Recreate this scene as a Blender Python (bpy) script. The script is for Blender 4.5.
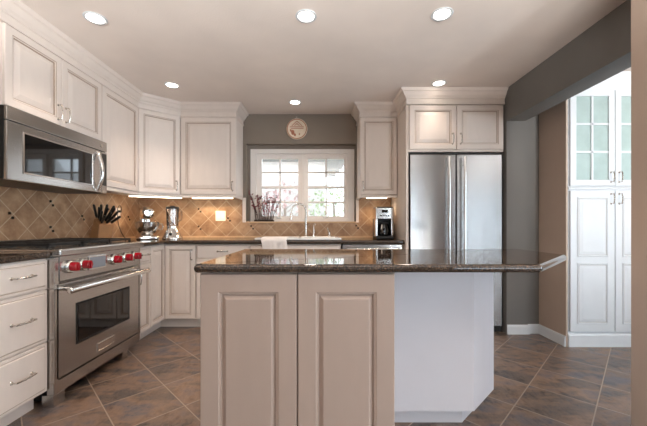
import bpy, bmesh, math, random
from mathutils import Matrix, Vector
random.seed(7)
R = math.radians
scene = bpy.context.scene
for o in list(bpy.data.objects):
    bpy.data.objects.remove(o)
COL = scene.collection

# ------------------------------------------------------------------ camera
EYE = 1.07
cam_d = bpy.data.cameras.new('camera')
cam = bpy.data.objects.new('camera', cam_d)
COL.objects.link(cam)
cam.location = (0, 0, EYE)
cam.rotation_euler = (R(90), 0, 0)
cam_d.sensor_width = 36
cam_d.lens = 36 * 320 / 647
cam_d.shift_x = 2.5 / 647
cam_d.shift_y = 12 / 647
cam_d.clip_start = 0.02
scene.camera = cam

# ------------------------------------------------------------------ world, daylight, exposure
world = bpy.data.worlds.new('world')
scene.world = world
world.use_nodes = True
bg = world.node_tree.nodes['Background']
bg.inputs[0].default_value = (0.86, 0.93, 1.0, 1)
bg.inputs[1].default_value = 3.8
vs = scene.view_settings
vs.view_transform = 'Standard'
vs.look = 'None'
vs.gamma = 1
vs.use_curve_mapping = False
vs.exposure = 0.1
scene.cycles.use_denoising = True
scene.cycles.sample_clamp_indirect = 6
scene.cycles.max_bounces = 8
scene.cycles.diffuse_bounces = 5
scene.cycles.glossy_bounces = 5
scene.cycles.transparent_max_bounces = 12

WARM = (1.0, 0.83, 0.70)
COOL = (0.72, 0.86, 1.0)
CAN_W = 8.6          # each recessed ceiling lamp
STRIP_W = 2.1         # each under-cabinet strip
DAY_BACK = 4.0       # window behind the camera
DAY_SIDE = 60.0       # glazed doors of the adjoining room, far side
DAY_SIDE2 = 260.0      # window of the adjoining room, right side
CEIL_FILL = 5400.0         # unseen fill lamp added outside the rear window, throwing light up to the ceiling
DAY_SINK = 16.0       # sky seen through the sink window


def area(name, loc, target, sx, sy, power, color):
    d = bpy.data.lights.new(name, 'AREA')
    d.shape = 'RECTANGLE'
    d.size, d.size_y, d.energy, d.color = sx, sy, power, color
    o = bpy.data.objects.new(name, d)
    COL.objects.link(o)
    o.location = loc
    o.rotation_euler = (Vector(target) - Vector(loc)).to_track_quat('-Z', 'Y').to_euler()
    return o


CEIL = 2.41
area('daylight_behind', (-0.3, -3.0, 2.6), (-0.3, 0, 1.0), 3.0, 0.6, DAY_BACK, COOL)
area('ceiling_fill', (-0.3, -6.2, -0.45), (-0.3, -2.88, 1.05), 7.0, 0.8, CEIL_FILL, (1.0, 0.955, 0.925))  # added fill that brightens the ceiling; no paving is modelled
area('daylight_doors', (3.1, -3.05, 1.1), (3.1, 0, 1.1), 1.9, 2.2, DAY_SIDE, COOL)
area('daylight_side', (4.45, -0.4, 1.15), (0, -0.4, 1.15), 4.4, 2.0, DAY_SIDE2, COOL)
area('daylight_sink', (-0.23, 4.9, 2.3), (-0.2, 3.5, 1.0), 1.6, 1.0, DAY_SINK, COOL)


# ------------------------------------------------------------------ materials
def lin(c):
    c = c / 255
    return c / 12.92 if c <= 0.04045 else ((c + 0.055) / 1.055) ** 2.4


def rgb(r, g, b):
    return (lin(r), lin(g), lin(b), 1)


class NT:
    def __init__(self, name):
        self.m = bpy.data.materials.new(name)
        self.m.use_nodes = True
        self.t = self.m.node_tree
        self.b = self.t.nodes['Principled BSDF']

    def n(self, typ, **kw):
        nd = self.t.nodes.new(typ)
        for k, v in kw.items():
            setattr(nd, k, v)
        return nd

    def l(self, a, b):
        self.t.links.new(a, b)

    def noise(self, scale, detail=3, rough=0.5, vec=None, stretch=None):
        nz = self.n('ShaderNodeTexNoise')
        nz.inputs['Scale'].default_value = scale
        nz.inputs['Detail'].default_value = detail
        nz.inputs['Roughness'].default_value = rough
        if vec is None:
            tc = self.n('ShaderNodeNewGeometry')
            vec = tc.outputs['Position']
        if stretch:
            mp = self.n('ShaderNodeMapping')
            mp.inputs['Scale'].default_value = stretch
            self.l(vec, mp.inputs[0])
            vec = mp.outputs[0]
        self.l(vec, nz.inputs['Vector'])
        return nz.outputs['Fac']

    def ramp(self, fac, stops):
        r = self.n('ShaderNodeValToRGB')
        el = r.color_ramp.elements
        while len(el) < len(stops):
            el.new(0.5)
        for e, (p, c) in zip(el, stops):
            e.position, e.color = p, c
        self.l(fac, r.inputs[0])
        return r.outputs[0]

    def mix(self, fac, a, b, mode='MIX'):
        m = self.n('ShaderNodeMix', data_type='RGBA', blend_type=mode)
        for s, v in ((m.inputs[0], fac), (m.inputs[6], a), (m.inputs[7], b)):
            if hasattr(v, 'is_linked'):
                self.l(v, s)
            else:
                s.default_value = v
        return m.outputs[2]

    def bump(self, h, strength, dist=0.01):
        b = self.n('ShaderNodeBump')
        b.inputs['Strength'].default_value = strength
        b.inputs['Distance'].default_value = dist
        self.l(h, b.inputs['Height'])
        self.l(b.outputs[0], self.b.inputs['Normal'])


def plain(name, col, rough=0.5, metal=0.0, var=0.0, vscale=6, spec=None, coat=0):
    k = NT(name)
    k.b.inputs['Roughness'].default_value = rough
    k.b.inputs['Metallic'].default_value = metal
    if spec is not None:
        k.b.inputs['Specular IOR Level'].default_value = spec
    if coat:
        k.b.inputs['Coat Weight'].default_value = coat
        k.b.inputs['Coat Roughness'].default_value = 0.1
    if var:
        f = k.noise(vscale, 4)
        lo = tuple(c * (1 - var) for c in col[:3]) + (1,)
        hi = tuple(min(1, c * (1 + var)) for c in col[:3]) + (1,)
        k.l(k.ramp(f, [(0.3, lo), (0.7, hi)]), k.b.inputs['Base Color'])
    else:
        k.b.inputs['Base Color'].default_value = col
    return k.m


def wallpaint(name, col, bump=0.15, scale=160):
    k = NT(name)
    f = k.noise(2.2, 3)
    lo = tuple(c * 0.95 for c in col[:3]) + (1,)
    hi = tuple(min(1, c * 1.05) for c in col[:3]) + (1,)
    k.l(k.ramp(f, [(0.3, lo), (0.7, hi)]), k.b.inputs['Base Color'])
    k.b.inputs['Roughness'].default_value = 0.75
    k.b.inputs['Specular IOR Level'].default_value = 0.25
    k.bump(k.noise(scale, 3, 0.6), bump, 0.004)
    return k.m


def steel(name, col, rough=0.28, stretch=(3, 3, 260), wav=0.0):
    k = NT(name)
    k.b.inputs['Metallic'].default_value = 1
    f = k.noise(1.0, 3, 0.6, stretch=stretch)
    lo = tuple(c * 0.9 for c in col[:3]) + (1,)
    k.l(k.ramp(f, [(0.3, lo), (0.7, col)]), k.b.inputs['Base Color'])
    k.b.inputs['Roughness'].default_value = rough
    if wav:
        k.bump(k.noise(1.0, 2, 0.5, stretch=(9, 9, 0.9)), wav, 0.02)
    else:
        k.bump(f, 0.03, 0.002)
    return k.m


def emit(name, col, s):
    k = NT(name)
    k.b.inputs['Base Color'].default_value = col
    k.b.inputs['Emission Color'].default_value = col
    k.b.inputs['Emission Strength'].default_value = s
    return k.m


def glass(name, tint=(1, 1, 1, 1), refl=0.12, alpha=0.0):
    k = NT(name)
    tr = k.n('ShaderNodeBsdfTransparent')
    tr.inputs[0].default_value = tint
    gl = k.n('ShaderNodeBsdfGlossy')
    gl.inputs['Roughness'].default_value = 0.03
    fr = k.n('ShaderNodeFresnel')
    fr.inputs[0].default_value = 1.45
    ad = k.n('ShaderNodeMath', operation='ADD')
    k.l(fr.outputs[0], ad.inputs[0])
    ad.inputs[1].default_value = refl - 0.04
    mx = k.n('ShaderNodeMixShader')
    k.l(ad.outputs[0], mx.inputs[0])
    k.l(tr.outputs[0], mx.inputs[1])
    k.l(gl.outputs[0], mx.inputs[2])
    k.l(mx.outputs[0], k.t.nodes['Material Output'].inputs[0])
    return k.m


def slate_floor():
    k = NT('slate_tile')
    g = k.n('ShaderNodeNewGeometry')
    mp = k.n('ShaderNodeMapping')
    mp.inputs['Rotation'].default_value = (0, 0, R(45))
    mp.inputs['Location'].default_value = (-0.160 + 3.45, -0.080 + 3.45, 0)
    k.l(g.outputs['Position'], mp.inputs[0])
    br = k.n('ShaderNodeTexBrick')
    br.offset = 0
    br.squash = 1
    br.inputs['Scale'].default_value = 1
    br.inputs['Brick Width'].default_value = 0.345
    br.inputs['Row Height'].default_value = 0.345
    br.inputs['Mortar Size'].default_value = 0.0036
    br.inputs['Mortar Smooth'].default_value = 0.1
    br.inputs['Bias'].default_value = 0
    br.inputs['Color1'].default_value = (0, 0, 0, 1)
    br.inputs['Color2'].default_value = (1, 1, 1, 1)
    k.l(mp.outputs[0], br.inputs['Vector'])
    sep = k.n('ShaderNodeSeparateColor')
    k.l(br.outputs['Color'], sep.inputs[0])
    # each tile gets its own piece of stone pattern
    sc = k.n('ShaderNodeVectorMath', operation='SCALE')
    k.l(br.outputs['Color'], sc.inputs[0])
    sc.inputs['Scale'].default_value = 9.0
    ad = k.n('ShaderNodeVectorMath', operation='ADD')
    k.l(g.outputs['Position'], ad.inputs[0])
    k.l(sc.outputs[0], ad.inputs[1])
    a = k.noise(2.6, 7, 0.62, vec=ad.outputs[0], stretch=(1.0, 2.2, 1))
    b = k.noise(8.0, 7, 0.7, vec=ad.outputs[0], stretch=(2.0, 1.0, 1))
    c1 = k.ramp(a, [(0.28, rgb(46, 48, 56)), (0.42, rgb(80, 70, 64)), (0.52, rgb(134, 106, 86)), (0.64, rgb(82, 82, 90))])
    c2 = k.ramp(b, [(0.3, rgb(48, 44, 46)), (0.5, rgb(140, 122, 110)), (0.68, rgb(82, 84, 92))])
    base = k.mix(0.4, c1, c2)
    tone = k.ramp(sep.outputs[0], [(0.0, (0.82, 0.84, 0.88, 1)), (1.0, (1.1, 1.04, 0.98, 1))])
    base = k.mix(1.0, base, tone, 'MULTIPLY')
    col = k.mix(br.outputs['Fac'], base, rgb(158, 138, 122))
    k.l(col, k.b.inputs['Base Color'])
    k.b.inputs['Roughness'].default_value = 0.26
    inv = k.n('ShaderNodeMath', operation='MULTIPLY_ADD')
    inv.inputs[1].default_value = -0.6
    k.l(br.outputs['Fac'], inv.inputs[0])
    k.l(k.noise(16.0, 6, 0.7, vec=ad.outputs[0], stretch=(1.6, 1.0, 1)), inv.inputs[2])
    k.bump(inv.outputs[0], 0.7, 0.010)
    return k.m


def travertine(name, axis):
    """diagonal travertine squares; axis 'X' for the sink wall, 'Y' for the range wall"""
    k = NT(name)
    g = k.n('ShaderNodeNewGeometry')
    sp = k.n('ShaderNodeSeparateXYZ')
    k.l(g.outputs['Position'], sp.inputs[0])
    cb = k.n('ShaderNodeCombineXYZ')
    off = k.n('ShaderNodeMath', operation='ADD')
    k.l(sp.outputs[axis], off.inputs[0])
    off.inputs[1].default_value = 1.463 if axis == 'X' else -2.61
    oz = k.n('ShaderNodeMath', operation='ADD')
    k.l(sp.outputs['Z'], oz.inputs[0])
    oz.inputs[1].default_value = -1.04
    k.l(off.outputs[0], cb.inputs[0])
    k.l(oz.outputs[0], cb.inputs[1])
    mp = k.n('ShaderNodeMapping')
    mp.inputs['Rotation'].default_value = (0, 0, R(45))
    mp.inputs['Location'].default_value = (3.04, 3.04, 0)
    k.l(cb.outputs[0], mp.inputs[0])
    br = k.n('ShaderNodeTexBrick')
    br.offset = 0
    br.inputs['Scale'].default_value = 1
    br.inputs['Brick Width'].default_value = 0.152
    br.inputs['Row Height'].default_value = 0.152
    br.inputs['Mortar Size'].default_value = 0.0028
    br.inputs['Mortar Smooth'].default_value = 0.2
    br.inputs['Color1'].default_value = (0, 0, 0, 1)
    br.inputs['Color2'].default_value = (1, 1, 1, 1)
    k.l(mp.outputs[0], br.inputs['Vector'])
    sep = k.n('ShaderNodeSeparateColor')
    k.l(br.outputs['Color'], sep.inputs[0])
    a = k.noise(9, 6, 0.65)
    c1 = k.ramp(a, [(0.3, rgb(140, 106, 80)), (0.5, rgb(168, 134, 104)), (0.7, rgb(192, 162, 132))])
    tone = k.ramp(sep.outputs[0], [(0.0, (0.88, 0.86, 0.84, 1)), (1.0, (1.06, 1.05, 1.02, 1))])
    base = k.mix(1.0, c1, tone, 'MULTIPLY')
    col = k.mix(br.outputs['Fac'], base, rgb(200, 178, 152))
    k.l(col, k.b.inputs['Base Color'])
    k.b.inputs['Roughness'].default_value = 0.45
    inv = k.n('ShaderNodeMath', operation='MULTIPLY_ADD')
    inv.inputs[1].default_value = -0.8
    k.l(br.outputs['Fac'], inv.inputs[0])
    k.l(a, inv.inputs[2])
    k.bump(inv.outputs[0], 0.3, 0.004)
    return k.m


def granite():
    k = NT('granite')
    g = k.n('ShaderNodeNewGeometry')
    v = k.n('ShaderNodeTexVoronoi')
    v.inputs['Scale'].default_value = 260
    k.l(g.outputs['Position'], v.inputs['Vector'])
    a = k.noise(120, 4, 0.7)
    sp = k.n('ShaderNodeSeparateColor')
    k.l(v.outputs['Color'], sp.inputs[0])
    c1 = k.ramp(sp.outputs[0], [(0.0, rgb(26, 22, 21)), (0.5, rgb(40, 33, 29)), (0.78, rgb(74, 58, 46)), (0.95, rgb(122, 100, 80))])
    c2 = k.ramp(a, [(0.4, rgb(32, 27, 26)), (0.66, rgb(84, 66, 52))])
    k.l(k.mix(0.45, c1, c2), k.b.inputs['Base Color'])
    k.b.inputs['Roughness'].default_value = 0.045
    k.b.inputs['Specular IOR Level'].default_value = 0.6
    return k.m


def cab_paint(name, col):
    k = NT(name)
    f = k.noise(5, 4, 0.6, stretch=(3, 3, 0.7))
    lo = tuple(c * 0.965 for c in col[:3]) + (1,)
    k.l(k.ramp(f, [(0.35, lo), (0.65, col)]), k.b.inputs['Base Color'])
    k.b.inputs['Roughness'].default_value = 0.38
    k.b.inputs['Specular IOR Level'].default_value = 0.4
    return k.m


M = {}
M['cream'] = cab_paint('cream_cabinet_paint', rgb(231, 219, 209))
M['glaze'] = plain('tan_glaze', rgb(176, 154, 136), 0.45)
M['island_shaded'] = cab_paint('island_shaded_cream', rgb(164, 145, 133))  # cabinet cream darkened; shade on the island front put into the colour
M['white'] = plain('white_paint', rgb(214, 219, 223), 0.4, var=0.02)
M['sash'] = plain('warm_white_sash_paint', rgb(240, 233, 226), 0.4)
M['white_groove'] = plain('white_groove', rgb(196, 196, 196), 0.5)
M['island_white'] = plain('white_panel_paint', rgb(208, 205, 209), 0.5, var=0.03, vscale=3)
M['ceiling'] = wallpaint('textured_ceiling_paint', rgb(232, 222, 214), 0.35, 90)
M['wall_shaded'] = wallpaint('grey_shaded_wall', rgb(118, 116, 113))  # dim light on beam, pier and recess put into the wall colour
M['sink_wall'] = wallpaint('taupe_grey_wall_paint', rgb(140, 128, 116))
M['wall_lit'] = wallpaint('taupe_lit_wall', rgb(182, 164, 150))  # warm light on pillar and return wall put into the wall colour
M['room'] = wallpaint('plain_room_paint', rgb(118, 104, 94))
M['floor'] = slate_floor()
M['tile_x'] = travertine('travertine_sink_wall', 'X')
M['tile_y'] = travertine('travertine_range_wall', 'Y')
M['tile_strip'] = plain('travertine_border', rgb(206, 174, 138), 0.45, var=0.1, vscale=20)
M['inset'] = plain('dark_glass_inset', rgb(42, 32, 26), 0.15)
M['granite'] = granite()
M['steel'] = steel('brushed_steel', (0.56, 0.54, 0.52, 1), 0.25)
M['steel_fridge'] = steel('fridge_steel', (0.54, 0.545, 0.55, 1), 0.27, wav=0.06)
M['steel_h'] = plain('polished_steel', (0.74, 0.73, 0.71, 1), 0.16, 1)
M['chrome'] = plain('chrome', (0.82, 0.81, 0.80, 1), 0.07, 1)
M['nickel'] = plain('brushed_nickel', (0.62, 0.58, 0.53, 1), 0.25, 1)
M['black'] = plain('black_plastic', rgb(20, 19, 19), 0.4)
M['black_glass'] = plain('black_glass', rgb(10, 11, 13), 0.04, spec=0.8)
M['iron'] = plain('cast_iron', rgb(26, 25, 25), 0.55, var=0.15, vscale=40)
M['red'] = plain('red_knob', rgb(158, 14, 30), 0.22, coat=0.5)
M['porcelain'] = plain('white_porcelain', rgb(240, 238, 234), 0.15, coat=0.4)
M['plate_white'] = plain('white_plastic', rgb(236, 230, 220), 0.35)
M['grey_screen'] = plain('grey_display', rgb(150, 156, 164), 0.15)
M['wood'] = plain('pale_wood', rgb(176, 128, 84), 0.45, var=0.12, vscale=12)
M['dark_wood'] = plain('dark_wood', rgb(46, 30, 22), 0.5, var=0.15, vscale=20)
M['twig'] = plain('brown_twig', rgb(74, 52, 42), 0.7)
M['berry'] = plain('dark_red_berry', rgb(120, 34, 40), 0.3)
M['towel'] = wallpaint('white_terry', rgb(240, 232, 226), 0.5, 260)
M['glass'] = glass('window_glass', (0.97, 0.98, 0.98, 1))
M['clear'] = glass('clear_jar_glass', (0.93, 0.94, 0.94, 1), 0.16)
M['frost'] = plain('teal_frosted_glass', rgb(168, 188, 186), 0.22, var=0.06, vscale=14)
M['terracotta'] = plain('terracotta_glaze', rgb(176, 112, 84), 0.35, var=0.12, vscale=40)
M['ivory'] = plain('ivory_glaze', rgb(222, 204, 180), 0.3, var=0.06, vscale=25)
M['lamp'] = emit('lamp_lens', (1.0, 0.90, 0.78, 1), 14)
M['strip'] = emit('strip_lens', (1.0, 0.84, 0.62, 1), 9)
M['siding'] = plain('pale_siding', rgb(214, 208, 206), 0.8)
M['eave'] = plain('grey_eave', rgb(120, 122, 128), 0.8)
M['leaf'] = plain('leaf', rgb(170, 184, 146), 0.6, var=0.2, vscale=9)
M['leaf_pink'] = plain('pink_leaf', rgb(206, 172, 170), 0.6, var=0.25, vscale=9)
M['bark'] = plain('bark', rgb(170, 156, 146), 0.9)
M['lawn'] = plain('lawn', rgb(120, 128, 96), 0.9, var=0.2)

# ------------------------------------------------------------------ mesh helpers
WM = {}


def frame(x, y, z=0.0, rz=0.0):
    return Matrix.Translation((x, y, z)) @ Matrix.Rotation(R(rz), 4, 'Z')


class MB:
    """collects shapes (local to frame F) and links them as ONE mesh object"""

    def __init__(self, F=None):
        self.bm = bmesh.new()
        self.F = F or Matrix.Identity(4)

    def _add(self, tb, mi):
        vm = {}
        for v in tb.verts:
            vm[v] = self.bm.verts.new(self.F @ v.co)
        for f in tb.faces:
            try:
                nf = self.bm.faces.new([vm[v] for v in f.verts])
                nf.material_index = mi if mi is not None else f.material_index
            except ValueError:
                pass
        tb.free()
        return self

    def box(self, x0, x1, y0, y1, z0, z1, bev=0.0, mi=0, seg=2):
        tb = bmesh.new()
        bmesh.ops.create_cube(tb, size=1)
        for v in tb.verts:
            v.co = Vector(((x0 + x1) / 2 + v.co.x * (x1 - x0), (y0 + y1) / 2 + v.co.y * (y1 - y0), (z0 + z1) / 2 + v.co.z * (z1 - z0)))
        if bev:
            bmesh.ops.bevel(tb, geom=list(tb.edges), offset=bev, segments=seg, affect='EDGES', profile=0.5)
        return self._add(tb, mi)

    def prism(self, poly, z0, z1, bev=0.0, mi=0, seg=3, rnd=0.0):
        tb = bmesh.new()
        a = sum(poly[i][0] * poly[(i + 1) % len(poly)][1] - poly[(i + 1) % len(poly)][0] * poly[i][1] for i in range(len(poly)))
        if a < 0:
            poly = poly[::-1]
        lo = [tb.verts.new((x, y, z0)) for x, y in poly]
        hi = [tb.verts.new((x, y, z1)) for x, y in poly]
        n = len(poly)
        tb.faces.new(lo[::-1])
        tb.faces.new(hi)
        for i in range(n):
            tb.faces.new((lo[i], lo[(i + 1) % n], hi[(i + 1) % n], hi[i]))
        if rnd:
            tb.edges.ensure_lookup_table()
            bmesh.ops.bevel(tb, geom=[e for e in tb.edges if abs(e.verts[0].co.z - e.verts[1].co.z) > 1e-5], offset=rnd, segments=5, affect='EDGES', profile=0.5)
        if bev:
            bmesh.ops.bevel(tb, geom=[e for e in tb.edges if abs(e.verts[0].co.z - e.verts[1].co.z) < 1e-5], offset=bev, segments=seg, affect='EDGES', profile=0.5)
        return self._add(tb, mi)

    def cyl(self, p0, p1, r0, r1=None, seg=20, mi=0):
        return self.tube([p0, p1], [r0, r0 if r1 is None else r1], seg, mi)

    def tube(self, pts, r, seg=10, mi=0, closed=False):
        pts = [Vector(p) for p in pts]
        n = len(pts)
        rs = r if isinstance(r, (list, tuple)) else [r] * n
        tb = bmesh.new()
        tan = []
        for i in range(n):
            if closed:
                t = pts[(i + 1) % n] - pts[i - 1]
            else:
                t = pts[min(i + 1, n - 1)] - pts[max(i - 1, 0)]
            tan.append(t.normalized())
        u = tan[0].orthogonal().normalized()
        rings = []
        for i in range(n):
            u = (u - tan[i] * u.dot(tan[i])).normalized()
            w = tan[i].cross(u)
            rings.append([tb.verts.new(pts[i] + (u * math.cos(2 * math.pi * k / seg) + w * math.sin(2 * math.pi * k / seg)) * rs[i]) for k in range(seg)])
        for i in range(n if closed else n - 1):
            a, b = rings[i], rings[(i + 1) % n]
            for k in range(seg):
                tb.faces.new((a[k], a[(k + 1) % seg], b[(k + 1) % seg], b[k]))
        if not closed:
            tb.faces.new(rings[0][::-1])
            tb.faces.new(rings[-1])
        return self._add(tb, mi)

    def lathe(self, prof, c=(0, 0, 0), axis='Z', seg=28, mi=0, closed=False):
        """prof: list of (radius, height) turned about the axis through c"""
        tb = bmesh.new()
        c = Vector(c)

        def pt(r, h, a):
            x, y = r * math.cos(a), r * math.sin(a)
            v = {'Z': (x, y, h), 'Y': (x, h, y), 'X': (h, x, y)}[axis]
            return c + Vector(v)
        rings = []
        for r, h in prof:
            if r < 1e-6:
                rings.append([tb.verts.new(pt(0, h, 0))])
            else:
                rings.append([tb.verts.new(pt(r, h, 2 * math.pi * k / seg)) for k in range(seg)])
        m = len(rings)
        for i in range(m if closed else m - 1):
            a, b = rings[i], rings[(i + 1) % m]
            for k in range(seg):
                q = [a[k % len(a)], a[(k + 1) % len(a)], b[(k + 1) % len(b)], b[k % len(b)]]
                q = list(dict.fromkeys(q))
                if len(q) > 2:
                    try:
                        tb.faces.new(q)
                    except ValueError:
                        pass
        bmesh.ops.recalc_face_normals(tb, faces=tb.faces)
        return self._add(tb, mi)

    def ball(self, c, r, seg=16, mi=0, scale=(1, 1, 1)):
        tb = bmesh.new()
        bmesh.ops.create_uvsphere(tb, u_segments=seg, v_segments=max(6, seg // 2), radius=r)
        for v in tb.verts:
            v.co = Vector(c) + Vector((v.co.x * scale[0], v.co.y * scale[1], v.co.z * scale[2]))
        return self._add(tb, mi)

    def sweep(self, path, prof, mi=0):
        """closed profile (offset to the right of travel, z) along a flat path with mitred corners"""
        tb = bmesh.new()
        P = [Vector((x, y)) for x, y in path]
        rings = []
        for i, p in enumerate(P):
            nr = []
            for a, b in ((i - 1, i), (i, i + 1)):
                if 0 <= a and b < len(P):
                    d = (P[b] - P[a]).normalized()
                    nr.append(Vector((d.y, -d.x)))
            m = nr[0] if len(nr) == 1 else (nr[0] + nr[1]).normalized()
            k = 1 / max(0.2, m.dot(nr[0]))
            rings.append([tb.verts.new((p.x + m.x * k * o, p.y + m.y * k * o, z)) for o, z in prof])
        n = len(prof)
        for a, b in zip(rings, rings[1:]):
            for j in range(n):
                tb.faces.new((a[j], b[j], b[(j + 1) % n], a[(j + 1) % n]))
        tb.faces.new(rings[0])
        tb.faces.new(rings[-1][::-1])
        bmesh.ops.recalc_face_normals(tb, faces=tb.faces)
        return self._add(tb, mi)

    def rings(self, x0, x1, z0, z1, steps, groove=(), back=True):
        """rectangular concentric profile facing -y: steps = (inset, y); groove = ring indices with material 1"""
        tb = bmesh.new()
        loops = []
        for ins, y in steps:
            loops.append([tb.verts.new(c) for c in ((x0 + ins, y, z0 + ins), (x1 - ins, y, z0 + ins), (x1 - ins, y, z1 - ins), (x0 + ins, y, z1 - ins))])
        for i, (a, b) in enumerate(zip(loops, loops[1:])):
            for k in range(4):
                f = tb.faces.new((a[k], a[(k + 1) % 4], b[(k + 1) % 4], b[k]))
                f.material_index = 1 if i in groove else 0
        tb.faces.new(loops[-1])
        if back:
            tb.faces.new(loops[0][::-1])
        return self._add(tb, None)

    def build(self, name, mats, parent=None, smooth=True, recalc=False, solid=0):
        if recalc:
            bmesh.ops.recalc_face_normals(self.bm, faces=self.bm.faces)
        if parent is not None:
            inv = WM[parent.name].inverted()
            for v in self.bm.verts:
                v.co = inv @ v.co
        me = bpy.data.meshes.new(name)
        self.bm.to_mesh(me)
        self.bm.free()
        for m in (mats if isinstance(mats, (list, tuple)) else [mats]):
            me.materials.append(m)
        if smooth:
            me.polygons.foreach_set('use_smooth', [True] * len(me.polygons))
            me.set_sharp_from_angle(angle=R(32))
        o = bpy.data.objects.new(name, me)
        COL.objects.link(o)
        if smooth:
            wnm = o.modifiers.new('normals', 'WEIGHTED_NORMAL')
            wnm.keep_sharp = True
            wnm.weight = 90
        if parent is not None:
            o.parent = parent
            WM[o.name] = WM[parent.name]
        else:
            WM[o.name] = Matrix.Identity(4)
        return o


def tag(o, label, cat, group=None):
    o['label'] = label
    o['category'] = cat
    if group:
        o['group'] = group
    return o


def thing(name, label, cat, F, group=None):
    o = bpy.data.objects.new(name, None)
    COL.objects.link(o)
    o.matrix_world = F
    o.empty_display_size = 0.05
    WM[o.name] = F.copy()
    return tag(o, label, cat, group)


def struct(o):
    o['kind'] = 'structure'
    return o


def dup(root, F, label=None):
    r = root.copy()
    COL.objects.link(r)
    r.matrix_world = F
    WM[r.name] = F
    if label:
        r['label'] = label
    for ch in list(root.children):
        c = ch.copy()
        COL.objects.link(c)
        c.parent = r
        for g in ch.children:
            d = g.copy()
            COL.objects.link(d)
            d.parent = c
    return r


# ------------------------------------------------------------------ room shell
struct(MB().box(-2.4, 4.4, -3.0, 4.2, -0.08, 0.0).build('floor', M['floor'], smooth=False))
struct(MB().box(-2.4, 4.4, -3.0, 4.2, CEIL, CEIL + 0.08).build('ceiling', M['ceiling'], smooth=False))
struct(MB().box(-2.35, -2.21, -2.8, 4.05, 0, CEIL).build('wall_left', M['sink_wall'], smooth=False))
# sink wall with the window niche: opening X -0.905..0.423, Z 1.106..2.055
w = MB()
w.box(-0.905, -0.870, 3.96, 4.05, 1.106, 2.055).box(0.410, 0.423, 3.96, 4.05, 1.106, 2.055).box(-0.870, 0.410, 3.96, 4.05, 2.006, 2.055)
w.box(-2.21, -0.905, 3.87, 4.05, 0, CEIL).box(0.423, 2.16, 3.87, 4.05, 0, CEIL)
w.box(-0.905, 0.423, 3.87, 4.05, 2.055, CEIL).box(-0.905, 0.423, 3.87, 4.05, 0, 1.106)
struct(w.build('wall_back', M['sink_wall'], smooth=False))
# pier beside the fridge, beam over the opening, and the walls of the adjoining room
struct(MB().box(1.822, 2.03, 3.14, 3.87, 0, CEIL).build('wall_pier', M['wall_shaded'], smooth=False))
struct(MB().box(1.822, 2.0, 1.552, 3.138, 2.09, CEIL).build('beam', M['wall_shaded'], smooth=False))
struct(MB().box(2.03, 2.16, 3.165, 3.87, 0, CEIL).build('wall_recess', M['wall_shaded'], smooth=False))  # darker tone puts the shade of this recess into its colour
struct(MB().box(2.16, 4.2, 2.83 + 0.45, 3.4, 0, CEIL).build('wall_far', M['wall_lit'], smooth=False))
struct(MB().box(2.155, 2.17, 2.815, 3.165, 0, CEIL).build('wall_return', M['wall_lit'], smooth=False))
struct(MB().box(1.502, 2.0, 1.25, 1.55, 0, CEIL).build('wall_right', M['wall_lit'], smooth=False))
# wall behind the camera with a window and a pair of glazed doors
w = MB()
w.box(-2.35, -2.1, -2.95, -2.8, 0, CEIL).box(1.5, 2.2, -2.95, -2.8, 0, CEIL).box(4.0, 4.35, -2.95, -2.8, 0, CEIL)
w.box(-2.1, 1.5, -2.95, -2.8, 1.4, CEIL).box(-2.1, 1.5, -2.95, -2.8, 0, 0.7).box(2.2, 4.0, -2.95, -2.8, 2.15, CEIL)
struct(w.build('wall_rear', M['room'], smooth=False))
w = MB()
w.box(4.2, 4.35, -2.8, -2.5, 0, CEIL).box(4.2, 4.35, 1.7, 3.4, 0, CEIL).box(4.2, 4.35, -2.5, 1.7, 2.12, CEIL).box(4.2, 4.35, -2.5, 1.7, 0, 0.15)
struct(w.build('wall_room_side', M['room'], smooth=False))


def plain_window(name, pts, axis, along, z0, z1, n):
    """a fixed white frame with n lights in an outside wall away from the view"""
    a0, a1 = pts
    b = MB()

    def bx(u0, u1, w0, w1):
        if axis == 'X':
            b.box(u0, u1, along - 0.03, along + 0.03, w0, w1, 0.004)
        else:
            b.box(along - 0.03, along + 0.03, u0, u1, w0, w1, 0.004)
    bx(a0, a1, z0, z0 + 0.07)
    bx(a0, a1, z1 - 0.07, z1)
    for i in range(n + 1):
        u = a0 + (a1 - a0 - 0.07) * i / n
        bx(u, u + 0.07, z0 + 0.07, z1 - 0.07)
    o = struct(b.build(name, M['white'], smooth=False))
    g = MB()
    if axis == 'X':
        g.box(a0 + 0.05, a1 - 0.05, along - 0.004, along + 0.004, z0 + 0.05, z1 - 0.05)
    else:
        g.box(along - 0.004, along + 0.004, a0 + 0.05, a1 - 0.05, z0 + 0.05, z1 - 0.05)
    g.build('glass_pane', M['glass'], o, smooth=False)


plain_window('fill_window', (-2.1, 1.5), 'X', -2.88, 0.7, 1.4, 3)  # unseen rear window, its low band shaped to pass the ceiling fill
plain_window('door_1', (2.2, 4.0), 'X', -2.88, 0.0, 2.15, 2)
plain_window('window_3', (-2.5, 1.7), 'Y', 4.28, 0.15, 2.12, 4)

# baseboards
bb = [(0, 0), (0.012, 0), (0.012, 0.075), (0.007, 0.092), (0, 0.092)]
struct(MB().sweep([(1.825, 3.139), (2.032, 3.139), (2.032, 3.163), (2.154, 3.163)], bb).build('baseboard_pier', M['white'], smooth=False))
struct(MB().sweep([(2.154, 3.150), (2.154, 2.815)], bb).build('baseboard_return', M['white'], smooth=False))
struct(MB().sweep([(2.0, 1.249), (1.501, 1.249), (1.501, 1.551)][::-1], [(-o, z) for o, z in bb]).build('baseboard_right', M['white'], smooth=False))

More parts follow.
